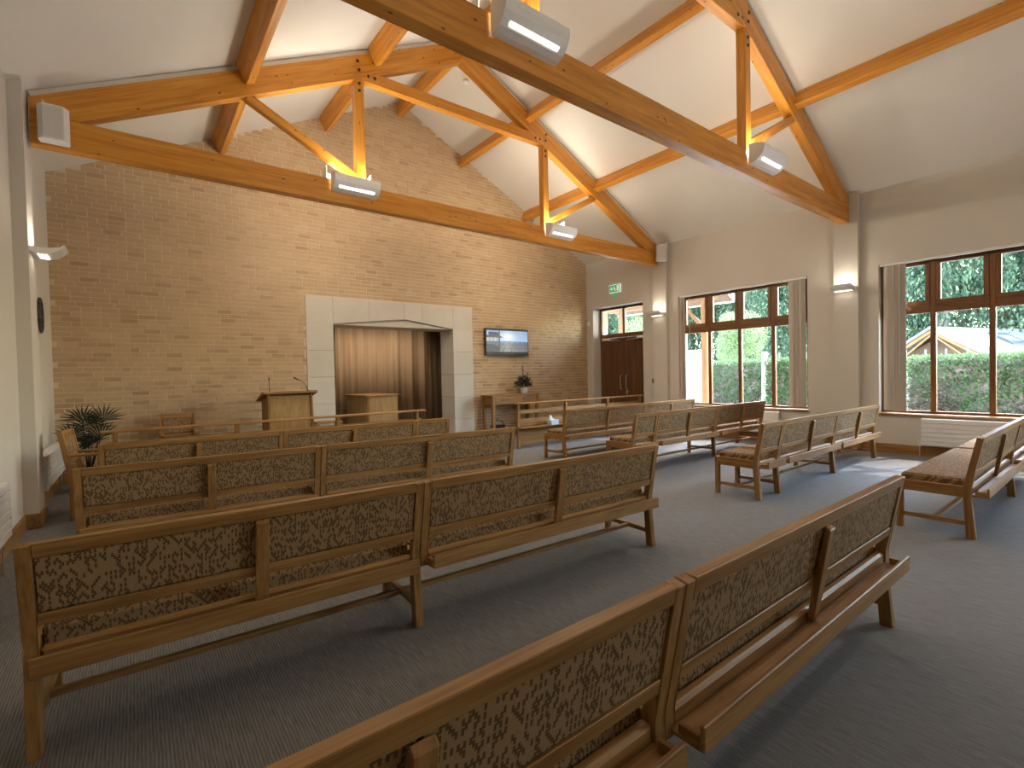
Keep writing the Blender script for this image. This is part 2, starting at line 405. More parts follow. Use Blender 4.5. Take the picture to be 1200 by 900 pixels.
# ------------------------------------------------------------------ windows and door
def window(k, y0, y1, z0, z1, label):
    r = thing('window_%d' % k, (XR, 0, 0), label, None, kind='structure')
    x0, x1 = .13, .20
    f = .065
    box('frame_head', (x0,y0,z1-f), (x1,y1,z1), FRAMEW[1], r, .005); box('frame_base', (x0,y0,z0), (x1,y1,z0+.045), FRAMEW[1], r, .005)
    for yy in (y0, y1-f): box('frame_jamb', (x0,yy,z0+.045), (x1,yy+f,z1-f), FRAMEW[2], r, .005)
    n = max(2, round((y1-y0)/.675)); st = (y1-y0)/n
    for i in range(1, n): box('mullion', (x0,y0+i*st-.035,z0+.045), (x1,y0+i*st+.035,z1-f), FRAMEW[2], r, .005)
    for i in range(n):
        a, b = y0+i*st+(.035 if i else f), y0+(i+1)*st-(.035 if i < n-1 else f)
        box('transom', (x0,a,2.27), (x1,b,2.355), FRAMEW[1], r, .005)
        c0, c1 = 2.357, z1-f-.002; s = .058       # opening sash above
        sx0, sx1 = x0-.012, x1-.02
        sash = box('sash', (sx0,a+.002,c0), (sx1,b-.002,c0+.11), FRAMEW[1], r, .004)
        box('sash_rail', (sx0,a+.002,c1-.03), (sx1,b-.002,c1), FRAMEW[1], sash, .004)
        for q in (a+.002, b-.002-s): box('sash_stile', (sx0,q,c0+.11), (sx1,q+s,c1-.03), FRAMEW[2], sash, .004)
        box('pane', (x0+.03,a+s,c0+.11), (x0+.034,b-s,c1-.03), GLASS, r)
        box('pane', (x0+.03,a,z0+.045), (x0+.034,b,2.27), GLASS, r)
    box('sill', (-.045,y0-.02,z0-.035), (.0,y1+.02,z0), PALEOAK[1], r, .006)
    box('sill_inner', (.0,y0,z0-.001), (x0,y1,z0+.004), PALEOAK[1], r)
    return r
window(1, 3.79, 6.49, .657, 3.13, 'brown timber window of four lights beyond the near column')
window(2, 0.0, 2.70, .657, 3.13, 'brown timber window of four lights nearest the camera')
window(3, -3.1, -1.09, .657, 3.13, 'brown timber window behind the camera')
for (a, b, z0, z1) in OPEN:      # daylight enters here: sampling portals
    L = bpy.data.lights.new('portal', 'AREA'); L.shape = 'RECTANGLE'; L.size = b-a; L.size_y = z1-max(z0, 2.4 if z0 == 0 else z0); L.cycles.is_portal = True
    o = bpy.data.objects.new('portal', L); C.objects.link(o); o.location = (XR+.30, (a+b)/2, (z1+max(z0, 2.4 if z0 == 0 else z0))/2)
    o.rotation_euler = Vector((-1,0,0)).to_track_quat('-Z','Z').to_euler()

d = thing('door_1', (XR+.27, 8.295, 0), 'dark timber double door with glazed lights above on the right wall', None, kind='structure')
hw = .81
for s in (-1, 1): box('frame_jamb', (0,s*hw,0), (.08,s*(hw-.06),3.15), FRAMEW[2], d, .004)
box('frame_head', (0,-hw+.06,3.09), (.08,hw-.06,3.15), FRAMEW[1], d, .004)
box('transom', (0,-hw+.06,2.34), (.08,hw-.06,2.45), FRAMEW[1], d, .004)
box('mullion', (0,-.035,2.45), (.08,.035,3.09), FRAMEW[2], d, .004)
for s in (-1, 1):
    box('pane', (.04,s*.035,2.45), (.044,s*(hw-.06),3.09), GLASS, d)
    lf = box('door_leaf', (.018,s*.003,.01), (.06,s*(hw-.062),2.335), DOORWOOD, d)
    n = 4; wd = (hw-.065)/n
    for i in range(n): box('plank', (.006,s*(.004+i*wd+.003),.012), (.02,s*(.004+(i+1)*wd-.003),2.333), DOORWOOD, lf, .003)
    bm = bmesh.new(); yy = s*.09
    tube(bm, [(.0,yy,.98),(-.05,yy,.98),(-.05,yy,1.34),(.0,yy,1.34)], .012); link('handle', fin(bm,'handle'), STEEL, lf)
    box('closer', (-.05,s*(hw-.10),2.28), (.01,s*(hw-.36),2.34), GREYMETAL, d, .006)
    bm = bmesh.new(); tube(bm, [(-.03,s*.50,2.275),(-.06,s*.32,2.265),(-.01,s*.12,2.27)], .010, 6); link('closer_arm', fin(bm,'arm'), STEEL, d)
bm = bmesh.new(); abox(bm, (-.006,-.10,.84), (.008,-.05,.96), .004); tube(bm, [(.0,-.075,.92),(-.035,-.075,.92),(-.035,-.17,.92)], .009, 6); link('lock', fin(bm,'lock'), STEEL, d)

# ------------------------------------------------------------------ roof trusses and purlins
CZ0, CZ1 = 3.90, 4.22
def truss(yc, label, xa=XL+.13, xb=XR-.12):
    t = thing('roof_truss', (APX, yc, CZ0), label, 'roof truss'); TH = .14
    def B(name, p, q, h, th=TH, **k): return beam(name, p, q, h, th, PINE, t, **k)
    B('bottom_chord', (xa,yc,(CZ0+CZ1)/2), (xb,yc,(CZ0+CZ1)/2), CZ1-CZ0)
    off, dep = .075, .345    # vertical gap under ceiling, vertical depth of the rafter
    for s, S, xe in ((-1, SL, xa), (1, SR, xb)):
        zt = lambda x: ceil_z(x)-off
        top0 = zt(xe); prof = [(APX-APX, APZ-off), (xe-APX, top0), (xe-APX, max(CZ1-.0, top0-dep)-.0), ]
        xk = APX+s*((APZ-off-dep)-CZ1)/S     # where the lower edge meets the chord
        prof = [(0, APZ-off-CZ0), (xe-APX, zt(xe)-CZ0), (xe-APX, CZ1-CZ0+.001), (xk-APX, CZ1-CZ0+.001), (0, APZ-off-dep-CZ0)]
        if zt(xe) < CZ1: prof = [(0, APZ-off-CZ0), (APX+s*(APZ-off-CZ1)/S-APX, CZ1-CZ0+.001), (xk-APX, CZ1-CZ0+.001), (0, APZ-off-dep-CZ0)]
        bm = bmesh.new(); ang = math.atan(S)*(-s)
        rot = Matrix.Rotation(ang, 2)     # build along local x so the grain follows the timber
        prof2 = [(u*math.cos(-ang)-v*math.sin(-ang), u*math.sin(-ang)+v*math.cos(-ang)) for u, v in prof]
        prism(bm, prof2, 'y', -TH/2+.001, TH/2-.001, .005); o = link('rafter', fin(bm,'rafter'), PINE, t); o.rotation_euler = (0, -ang, 0)
        # white packer between rafter and ceiling
        o = beam('packer', (xe-APX, 0, zt(xe)-CZ0+off/2), (s*.03, 0, zt(APX+s*.03)-CZ0+off/2), off*.86, .07, CEIL); o.parent = t
    qx = 1.80; qt = lambda: None
    for s in (-1, 1):
        x = APX+.04+s*qx; zq = ceil_z(x)-off-dep
        B('queen_post', (x,yc,CZ1), (x,yc,zq+.03), .14, .12, up=(1,0,0))
        xr = APX+s*3.22; zr = ceil_z(xr)-off-dep+.01
        p, q = Vector((x+s*.05,yc,CZ1+.10)), Vector((xr,yc,zr)); 
        B('brace', p, q, .11, .10)
        for dx, dz in ((0,-.07),(0,-.17),(s*.0,.12),(s*.02,.24)):
            bm = bmesh.new(); tube(bm, [(0,-.012,0),(0,.0,0)], .022, 10); o = link('bolt', fin(bm,'bolt'), DARKMETAL, t)
            o.location = (x-APX+dx, -TH/2 if dz > 0 else -.06, zq+dz-CZ0)
        for dx in (.14, .24):
            bm = bmesh.new(); tube(bm, [(0,-.012,0),(0,.0,0)], .022, 10); o = link('bolt', fin(bm,'bolt'), DARKMETAL, t)
            o.location = (x-APX-s*dx, -.06, 5.84-CZ0)
    B('collar', (APX+.04-qx+.07,yc,5.84), (APX+.04+qx-.07,yc,5.84), .17, .12)
    return t
YT1, YT2, YT0 = 3.15, 7.02, -.72
truss(YT1, 'near orange pine roof truss crossing overhead to the near column')
truss(YT0, 'orange pine roof truss behind the camera')  # unseen truss, put in to hold the rear fill lights
truss(YT2, 'far orange pine roof truss in front of the brick gable')
def purlin(x, y0, y1, label, up=None, w_=.11, h=.25):
    if up is None:
        nx = SL if x < APX else -SR; n = Vector((-nx, 0, 1)).normalized() if x < APX else Vector((SR, 0, 1)).normalized()
        n = Vector((-SL, 0, 1)).normalized() if x < APX else Vector((SR, 0, 1)).normalized()
        c = Vector((x, 0, ceil_z(x)))-n*(h/2+.004)
        c.x += (w_/2)*(1 if x < APX else 1)*.0
    else: n = Vector((0,0,1)); c = Vector((x, 0, up))
    root = beam('purlin', (c.x, y0, c.z), (c.x, y1, c.z), h, w_, PINE, None, up=n)
    return props(root, label, 'roof beam', 'roof purlins')
for x, nm in ((1.16,'lower left'), (2.88,'upper left'), (5.98,'upper right'), (7.77,'lower right')):
    purlin(x, YT2+.072, YB-.001, 'orange pine purlin at %s between the brick gable and far truss' % nm)
    purlin(x, YT1+.072, YT2-.072, 'orange pine purlin at %s between the far and near trusses' % nm)
purlin(7.77, -.8, YT1-.072, 'orange pine purlin running from the near truss to the top right corner')
props(beam('ridge_beam', (APX, YT2+.072, APZ-.17), (APX, YB-.001, APZ-.17), .26, .12, PINE), 'orange ridge beam between the brick gable and far truss', 'roof beam', 'ridge beams')
props(beam('ridge_beam', (APX, YT1+.072, APZ-.17), (APX, YT2-.072, APZ-.17), .26, .12, PINE), 'orange ridge beam between the far and near trusses', 'roof beam', 'ridge beams')

# ------------------------------------------------------------------ lamps
def area(name, loc, d, sx, sy, wtt, col, parent=None):
    L = bpy.data.lights.new(name, 'AREA'); L.shape = 'RECTANGLE'; L.size = sx; L.size_y = sy; L.energy = wtt; L.color = col
    o = bpy.data.objects.new(name, L); C.objects.link(o); o.location = loc
    o.rotation_euler = Vector(d).to_track_quat('-Z', 'Y').to_euler()
    if parent is not None: o.parent = parent
WARM = (1, .915, .76)
area('recess_fill', (4.5, YB+1.35, 2.70), (0,.15,-1), 2.2, .25, 26.0, WARM)  # unseen light without a fitting, added to brighten the recess curtains
def luminaire(x, y, label, rz=0.0, kw=1.0, kd=1.0, dz=0.0):
    """beam-mounted uplighter: curved grey shell, light slot low on its face"""
    t = thing('beam_luminaire', (x, y, CZ1-.08+dz), label, 'light fitting', 'beam lights', rz); W = .32
    shell = [(-.005,-.10), (-.06,-.095), (-.115,-.075), (-.16,-.04), (-.19,.005), (-.205,.055), (-.205,.10), (-.195,.105), (-.19,.06), (-.175,.012), (-.145,-.03), (-.10,-.062), (-.05,-.082), (-.005,-.085)]
    prm('shell', shell, 'x', -W, W, GREYMETAL, t)
    cap = [(-.005,-.10),(-.06,-.095),(-.115,-.075),(-.16,-.04),(-.19,.005),(-.205,.055),(-.205,.10),(-.10,.14),(-.005,.15)]
    for s in (-1, 1): prm('end_cap', cap, 'x', s*W, s*(W+.008), GREYMETAL, t)
    a, b = Vector((0,-.128,-.066)), Vector((0,-.153,-.0465)); n = Vector((0,-.6,-.8))*.003
    bm = bmesh.new(); vs = [bm.verts.new((sx, p.y+n.y*k, p.z+n.z*k)) for p, k in ((a,.3),(b,.3),(b,1.5),(a,1.5)) for sx in (-W*.78, W*.78)]
    for f in ((0,1,3,2),(4,5,7,6)[::-1],(0,1,7,6),(2,3,5,4),(0,2,4,6),(1,3,5,7)): bm.faces.new([vs[i] for i in f])
    link('diffuser', fin(bm,'diffuser'), GLOW, t)
    area('uplight', (0,-.10,.07), (0,-.10,1), .56, .12, LUM_W*kw*.28, WARM, t)
    for q in (-1, 1): area('uplight', (q*.14,-.085,.115), (q*1.25,-.35,.62), .12, .10, LUM_W*kw*(.27 if (x < 4.5) == (q*math.cos(rz) < 0) else .46), WARM, t)
    area('downlight', (0,-.156,-.074), (0,-.85,-.7), .50, .04, LUM_D*kd, WARM, t)
for yt, nm, kw, kd, bk in ((YT1,'near',.6,.3,.7), (YT2,'far',.85,1.0,1.1), (YT0,'rear',.25,.08,.35)):  # rear truss lights are unseen, added as fill
    for xx, sd in ((2.57,'left'), (6.58,'right')):
        luminaire(xx, yt-.075, 'grey uplighter with bright slot at the %s post of the %s truss' % (sd, nm), 0, kw*(1.8 if nm == 'rear' and sd == 'right' else 1), kd*(2 if sd == 'right' else 1))
        luminaire(xx, yt+.075, 'grey uplighter on the back face of the %s truss at its %s post' % (nm, sd), PI, kw*(1.5 if nm == 'far' else 1), bk, .17)
def sconce(x, y, z, s, label):
    """wall uplighter; s = +1 projects to +x"""
    t = thing('wall_light', (x, y, z), label, 'wall light', 'wall uplighters'); W = .17
    prof = [(0,-.035),(.05,-.05),(.12,-.055),(.20,-.035),(.26,.0),(.30,.045),(.285,.05),(.25,.025),(.19,.012),(.10,.008),(0,.012)]
    prm('shell', [(s*u*.9, v) for u, v in prof], 'y', -W, W, GREYMETAL, t)
    prm('diffuser', [(s*.055,-.0512),(s*.125,-.0545),(s*.125,-.058),(s*.055,-.0545)], 'y', -W*.72, W*.72, GLOW, t)
    area('uplight', (s*.10, 0, .03), (-s*.25, 0, 1), .14, .28, SCONCE_W, (1,.90,.76), t)
sconce(XL+.11, 6.93, 2.80, 1, 'grey wall uplighter on the left pilaster')
sconce(XR-.10, 3.145, 2.79, -1, 'grey wall uplighter on the column between the two windows')
sconce(XR-.10, 6.93, 2.77, -1, 'grey wall uplighter on the column beside the double door')

def speaker(loc, rz, label):
    t = thing('loudspeaker', loc, label, 'speaker', 'wall speakers', rz)
    prof = [(-.115,.0),(.115,.0),(.125,-.09),(.08,-.155),(-.08,-.155),(-.125,-.09)]
    prm('cabinet', prof, 'z', 0, .36, WHITE, t, .008)
    prm('grille', [(-.112,-.088),(.112,-.088),(.078,-.152),(-.078,-.152)], 'z', .025, .335, GRILLE, t)
    gs = t.children[-1]; gs.location = (0,-.008,0)
    bm = bmesh.new(); tube(bm, [(-.06,-.02,.36),(-.075,.0,.42),(-.10,.02,.47)], .007, 6); link('cable', fin(bm,'cable'), WHITE, t)
speaker((-.58, YT2-.075, 3.92), 0, 'white loudspeaker on the left end of the far truss')
speaker((XR-.18, YT2-.19, 3.96), -.5, 'white loudspeaker on the column at the right end of the far truss')
dt = thing('smoke_detector', (4.94+.02, 7.57, ceil_z(4.94)), 'small round smoke detector on the ceiling right of the ridge', 'detector'); 
bm = bmesh.new(); lathe(bm, [(.03,-.075),(.05,-.06),(.055,-.03),(.045,-.025),(.045,.0)], 16); o = link('body', fin(bm,'body'), WHITE, dt); o.rotation_euler = (0, math.atan(SR), 0)

# ------------------------------------------------------------------ benches
TOPZ = .843
def legpost(bm, x, w_, full):
    z0 = 0 if full else .335
    prof = [(-.030,0),(.032,0),(.052,.33),(.052,.42),(-.035,TOPZ),(-.078,TOPZ-.008),(.002,.42),(.0,.33)] if full else \
           [(.0,.335),(.052,.335),(.052,.42),(-.035,TOPZ),(-.078,TOPZ-.008),(.002,.42)]
    prism(bm, prof, 'x', x, x+w_, .003)
def lean(z): return .002-(.080)*(z-.42)/(TOPZ-.42)   # rear face of the back at height z
def make_bench(L, npan, left_leg, label, group):
    t = thing('bench', (0,0,0), label, 'bench', group); PW = .046
    for x, full in ((0, left_leg), (L-PW, True)):
        bm = bmesh.new(); legpost(bm, x, PW, full); link('back_leg' if full else 'back_post', fin(bm,'leg'), OAK[2], t)
        if full:
            box('front_leg', (x,.450,0), (x+PW,.496,.425), OAK[2], t, .003)
            box('side_stretcher', (x+.008,.02,.105), (x+PW-.008,.455,.140), OAK[1], t, .002)
        box('side_rail', (x+.006,.05,.335), (x+PW-.006,.452,.425), OAK[1], t, .002)
    xs = (PW-.01) if left_leg else -.22
    box('long_stretcher', (xs,.215,.110), (L-PW+.01,.250,.138), OAK[0], t, .002)
    box('front_rail', (PW,.478,.335), (L-PW,.496,.425), OAK[0], t, .003)
    bm = bmesh.new(); abox(bm, (PW+.001,.053,.375), (L-PW-.001,.475,.482), .018); link('seat_cushion', fin(bm,'cushion'), FABRIC, t)
    box('rear_rail', (PW,.008,.340), (L-PW,.051,.412), OAK[0], t, .012)
    # top rail, lower rail leaning with the back
    def lp(z0, z1, th, out=0.0): return [(lean(z0)-out,z0),(lean(z0)+th,z0),(lean(z1)+th,z1),(lean(z1)-out,z1)]
    prm('top_rail', lp(TOPZ-.058,TOPZ-.002,.042,.002), 'x', PW, L-PW, OAK[0], t, .003)
    prm('lower_rail', lp(.508,.556,.034), 'x', PW, L-PW, OAK[0], t, .003)
    step = (L-2*PW)/npan
    for i in range(npan):
        a, b = PW+i*step, PW+(i+1)*step
        prm('back_panel', lp(.558,TOPZ-.060,.036,-.006), 'x', a+.002, b-.002, FABRIC, t, .006)
        if i:
            bm = bmesh.new(); prof = [(lean(.40)-.024,.372),(lean(.40)+.0,.372),(lean(.5),.5),(lean(TOPZ-.06),TOPZ-.06),(lean(TOPZ-.07)-.022,TOPZ-.072),(lean(.5)-.028,.5)]
            prism(bm, prof, 'x', a-.028, a+.028, .004); link('stile', fin(bm,'stile'), OAK[2], t)
    ta, tb = (.03, L-.05)
    tray = box('book_tray', (ta,-.090,.345), (tb,.006,.359), OAK[0], t, .002)
    box('tray_lip', (ta,-.107,.345), (tb,-.090,.424), OAK[0], tray, .004)
    for q in (ta, tb-.018): box('tray_end', (q,-.089,.360), (q+.018,-.02,.392), OAK[1], tray, .002)
    return t
SING, TRIP, QUAD = .50, 1.64, 2.07
protos = {}
def place_bench(L, npan, left_leg, x, y, rz, label, group):
    key = (L, npan, left_leg)
    if key in protos: return dup(protos[key], (x,y,0), rz, label, group)
    b = make_bench(L, npan, left_leg, label, group)
    b.matrix_basis = Matrix.Translation((x,y,0)) @ Matrix.Rotation(rz, 4, 'Z'); protos[key] = b; return b
GL, GR = 'benches left of the aisle', 'benches right of the aisle'
def bench_row(x, y, rz, units, labels, group):
    for k, (u, lb) in enumerate(zip(units, labels)):
        place_bench(u, 1 if u == SING else 2, k == 0, x, y, rz, lb, group)
        x += (u+.004)*math.cos(rz); y += (u+.004)*math.sin(rz)
bench_row(-.43, .86, 0, (TRIP, QUAD), ('nearest oak bench at the bottom, cut off by the lower photo edge', 'nearest oak bench ending in a leg at the lower right'), GL)
bench_row(-.367, 2.60, math.radians(-2), (TRIP, QUAD), ('second row oak bench at the far left of the photo', 'second row oak bench beside the aisle, two wide woven panels'), GL)
bench_row(-.355, 4.59, math.radians(-3.6), (TRIP, QUAD), ('third row oak bench at the left end near the wall radiators', 'third row oak bench beside the aisle behind the second row'), GL)
bench_row(-.295, 6.20, math.radians(-2.6), (TRIP, TRIP, SING), ('front row oak bench at the left end beside the armchair', 'front row oak bench in the middle below the pulpit', 'front row oak single seat beside the aisle below the recess'), GL)
bench_row(5.39, .855, 0, (QUAD, TRIP), ('long oak bench at the right with upholstered seat and near end legs in view', 'oak bench unit cut off by the right photo edge below the near window'), GR)
bench_row(5.345, 2.565, 0, (SING, TRIP, TRIP), ('oak single seat standing at the aisle end of the row before the near column', 'oak bench in the middle of the row before the near column', 'oak bench next to the near column and sunlit skirting'), GR)
bench_row(5.49, 4.36, 0, (SING, TRIP, TRIP), ('oak single seat at the aisle end behind the tissue box bench', 'oak bench in the middle of the row before the far window', 'oak bench under the right half of the far window'), GR)
bench_row(5.51, 5.77, 0, (QUAD, TRIP), ('oak bench at the aisle end in front of the rail with the tissue box', 'oak bench below the left half of the far window'), GR)

def rail_front(x, y, L, posts, label):
    t = thing('prayer_rail', (x,y,0), label, 'rail', 'oak rails before the front rows')
    prm('handrail', [(-.05,.848),(.05,.856),(.05,.872),(.04,.88),(-.04,.872),(-.05,.864)], 'x', -.06, L+.06, OAK[0], t, .004)
    for p in posts:
        prm('post', [(-.02,0),(.03,0),(.045,.40),(.02,.85),(-.03,.85),(-.005,.40)], 'x', p, p+.05, OAK[2], t, .003)
    box('upper_slat', (0,.012,.655), (L,.034,.735), OAK[0], t, .003)
    box('front_panel', (0,.018,.06), (L,.036,.38), OAK[0], t, .003)
    box('board', (0,.024,.42), (L,.044,.56), OAK[0], t, .003)
    box('book_shelf', (0,-.16,.385), (L,.02,.405), OAK[0], t, .003)
    return t
rail_front(-.27, 7.33, 4.03, (.05, 1.30, 2.62, 3.92), 'long oak prayer rail before the pulpit and left benches')
rail_front(5.80, 7.35, 3.75, (.0, 1.26, 2.55, 3.70), 'long oak prayer rail before the double door and right benches')

# ------------------------------------------------------------------ pulpit, catafalque, chairs, tables
lt = thing('lectern', (1.60, 8.18, 0), 'oak lectern with sloping top and two thin microphones before the stone surround', 'lectern')
LW = .66
for x in (0, LW-.03):
    prm('side_panel', [(.02,0),(.46,0),(.46,1.10),(.06,1.20),(.0,1.19),(-.035,.84),(-.05,.80),(-.05,0)], 'x', x, x+.03, OAK[2], lt, .003)
prm('front_panel', [(-.02,.02),(.0,.02),(.0,.80),(.045,1.17),(.025,1.17),(-.02,.80)], 'x', .03, LW-.03, PALEOAK[2], lt)
prm('desk_top', [(-.05,1.205),(-.05,1.235),(.0,1.245),(.52,1.105),(.52,1.080),(.0,1.205)], 'x', -.07, LW+.07, OAK[0], lt, .004)
box('base_board', (.03,.0,.02), (LW-.03,.44,.06), OAK[0], lt)
for k, (x, goose) in enumerate(((.04, False), (.60, True))):
    m_ = thing('microphone', (1.60+x, 8.22, 1.235), 'thin straight microphone on the lectern left side' if not goose else 'curved gooseneck microphone on the lectern right side', 'microphone', 'lectern microphones')
    bm = bmesh.new(); lathe(bm, [(.02,0),(.02,.012),(.008,.02)], 12); link('base', fin(bm,'base'), BLACK, m_)
    pts = [(0,0,.01),(0,0,.10),(0,.01,.19)] if not goose else [(0,0,.01),(-.01,.0,.06),(-.04,.0,.12),(-.10,.0,.165),(-.16,.0,.195)]
    bm = bmesh.new(); tube(bm, pts, .0055, 6); link('stem', fin(bm,'stem'), BLACK, m_)
    e = Vector(pts[-1]); dv = (e-Vector(pts[-2])).normalized()*(.03 if not goose else .06)
    bm = bmesh.new(); tube(bm, [e-dv*.3, e, e+dv*.8, e+dv], [.008,.012,.012,.006], 8); link('capsule', fin(bm,'capsule'), BLACK, m_)

ct = thing('catafalque', (3.66, 9.48, 0), 'oak clad catafalque with overhanging top inside the curtained recess', 'catafalque')
box('plinth', (.03,.03,0), (.62,1.12,.06), BLACK, ct); 
bm = bmesh.new(); R_ = .08
prof = [(R_*(1-math.cos(a)), R_*(1-math.sin(a))) for a in [i*PI/12 for i in range(7)]]
prof = [(0,1.15),] + [(R_-R_*math.cos(a), R_-R_*math.sin(a)) for a in [i*PI/12 for i in range(7)]] + [(.65,0),(.65,1.15)]
prism(bm, prof, 'z', .06, 1.035); link('body', fin(bm,'body'), PALEOAK[2], ct)
box('top', (-.03,-.035,1.04), (.70,1.18,1.07), OAK[1], ct, .006)
def curtain(name, x0, x1, y, z1, m_, amp, pitch_, label, group=None):
    n = max(8, int((x1-x0)/.012)); V, F = [], []; ph = random.random()*6
    for k in range(n+1):
        x = x0+(x1-x0)*k/n; yy = y+amp*(math.sin(2*PI*x/pitch_+ph+1.3*math.sin(x*3.1))+.35*math.sin(2*PI*x/(pitch_*.43)))
        V += [(x,yy,.02),(x,yy,z1),(x,yy+.012,z1),(x,yy+.012,.02)]
    for k in range(n):
        i = 4*k
        for a in range(4): F.append((i+a, i+(a+1)%4, i+4+(a+1)%4, i+4+a))
    F += [(0,3,2,1), (4*n,4*n+1,4*n+2,4*n+3)]
    me = bpy.data.meshes.new(name); me.from_pydata(V, [], F); me.update()
    for p in me.polygons: p.use_smooth = True
    o = link(name, me, m_); return props(o, label, 'curtain', group)
curtain('curtain', 2.6, 4.95, YB+2.15, 2.70, TAN, .045, .33, 'wide tan pleated curtain across the back of the recess, left half')
curtain('curtain', 4.96, 6.6, YB+2.12, 2.70, TAN, .05, .41, 'tan pleated curtain at the back of the recess, right half')
curtain('curtain', 2.55, 3.26, YB+.72, 2.68, BROWNC, .03, .14, 'dark brown leg curtain at the left of the recess')
curtain('curtain', 5.33, 6.2, YB+.72, 2.68, BROWNC, .03, .14, 'dark brown leg curtain at the right of the recess')

def armchair(loc, rz, label):
    t = thing('armchair', loc, label, 'chair', 'oak armchairs', rz); W = .46
    for x in (0, W-.04):
        prm('back_leg', [(-.02,0),(.025,0),(.04,.40),(-.055,.94),(-.10,.93),(-.01,.40)], 'x', x, x+.04, OAK[2], t, .003)
        box('front_leg', (x,.42,0), (x+.04,.465,.66), OAK[2], t, .003)
        box('arm', (x-.01,-.02,.66), (x+.05,.50,.69), OAK[1], t, .006)
        box('side_rail', (x+.005,.03,.35), (x+.035,.42,.41), OAK[1], t)
    box('front_rail', (.04,.43,.35), (W-.04,.46,.41), OAK[0], t); box('rear_rail', (.04,0,.35), (W-.04,.03,.41), OAK[0], t)
    box('seat_cushion', (.042,.03,.41), (W-.042,.47,.48), FABRIC, t, .02)
    L_ = lambda z: -.01-.09*(z-.40)/.53
    prm('top_rail', [(L_(.87),.87),(L_(.87)+.04,.87),(L_(.935)+.04,.935),(L_(.935),.935)], 'x', .04, W-.04, OAK[0], t, .003)
    prm('lower_rail', [(L_(.60),.60),(L_(.60)+.035,.60),(L_(.64)+.035,.64),(L_(.64),.64)], 'x', .04, W-.04, OAK[0], t, .003)
    prm('back_panel', [(L_(.64)+.004,.642),(L_(.64)+.04,.642),(L_(.87)+.045,.868),(L_(.87)+.004,.868)], 'x', .042, W-.042, FABRIC, t, .01)
    return t
armchair((.73, 8.98, 0), PI, 'oak armchair with woven back standing against the brick wall')
armchair((-.50, 7.30, 0), -PI/2-.12, 'oak armchair side-on at the far left by the wall radiator')
tb = thing('side_table', (2.52, 8.90, 0), 'low oak table right of the lectern by the stone surround', 'table')
box('top', (0,0,.62), (.46,.36,.65), OAK[0], tb, .004)
for a in (.01,.41):
    for b in (.01,.31): box('leg', (a,b,0), (a+.04,b+.04,.62), OAK[2], tb, .003)
cs = thing('console_table', (6.30, 8.86, 0), 'oak console table with two drawers under the wall screen', 'table')
CW, CD = 1.36, .42
box('top', (-.03,-.02,.935), (CW+.03,CD+.01,.965), OAK[0], cs, .005)
for a in (0, CW-.07):
    for b in (0, CD-.07): box('leg', (a,b,0), (a+.07,b+.07,.935), OAK[2], cs, .004)
box('apron_side', (.015,.07,.75), (.045,CD-.07,.933), OAK[1], cs); box('apron_side', (CW-.045,.07,.75), (CW-.015,CD-.07,.933), OAK[1], cs)
box('apron_back', (.07,CD-.04,.75), (CW-.07,CD-.02,.933), OAK[0], cs); box('apron_front', (.07,.02,.745), (CW-.07,.04,.770), OAK[0], cs)
box('divider', (CW/2-.02,.008,.77), (CW/2+.02,.04,.933), OAK[2], cs)
for a, b in ((.075,CW/2-.022), (CW/2+.022,CW-.075)):
    dr = box('drawer', (a,.004,.774), (b,.03,.930), OAK[0], cs, .004)
    m0 = (a+b)/2; bm = bmesh.new(); tube(bm, [(m0-.12,.004,.85),(m0-.12,-.022,.85),(m0+.12,-.022,.85),(m0+.12,.004,.85)], .008, 6); link('handle', fin(bm,'handle'), DARKMETAL, dr)
box('lower_shelf', (.05,.05,.14), (CW-.05,CD-.05,.165), OAK[0], cs)
bg_ = thing('basket', (6.55, 9.02, .165), 'dark low basket on the shelf of the console table', 'basket')
bm = bmesh.new(); lathe(bm, [(.12,0),(.17,.06),(.18,.10),(.165,.10),(.15,.05)], 18); link('bowl', fin(bm,'bowl'), DARKFAB, bg_)
bm = bmesh.new(); tube(bm, [(-.17,0,.09),(-.12,0,.19),(0,0,.23),(.12,0,.19),(.17,0,.09)], .010, 6); link('handle', fin(bm,'handle'), DARKFAB, bg_)
bx = thing('tissue_box', (6.62, 7.24, .405), 'pale tissue box with a raised tissue on the prayer rail shelf', 'box', None, .1)
box('carton', (-.11,-.06,0), (.11,.06,.10), PAPER, bx, .004)
bm = bmesh.new(); prism(bm, [(-.10,.10),(.05,.10),(-.02,.135),(-.07,.20),(-.09,.19)], 'y', -.012, .012); link('tissue', fin(bm,'tissue'), WHITE, bx)

# leaves -----------------------------------------------------------
def leaf_mesh(name, leaves, m_):
    """leaves: (centre, direction, normal-ish, length, width, tone)"""
    V, F, T_ = [], [], []
    for c, d_, n_, L, W_, t in leaves:
        c = Vector(c); d_ = Vector(d_).normalized(); s = d_.cross(Vector(n_)); s = s.normalized() if s.length > 1e-4 else Vector((1,0,0))
        i = len(V); nn = s.cross(d_)
        V += [tuple(c), tuple(c+d_*L*.45+s*W_/2+nn*.04*L), tuple(c+d_*L-nn*.05*L), tuple(c+d_*L*.45-s*W_/2+nn*.04*L)]
        F.append((i,i+1,i+2,i+3)); T_.append(t)
    me = bpy.data.meshes.new(name); me.from_pydata(V, [], F); me.update(); me.materials.append(m_)
    at = me.attributes.new('tone', 'FLOAT', 'FACE'); at.data.foreach_set('value', T_); return me
def rv3(): 
    while True:
        v = Vector((random.uniform(-1,1), random.uniform(-1,1), random.uniform(-1,1)))
        if .05 < v.length < 1: return v.normalized()
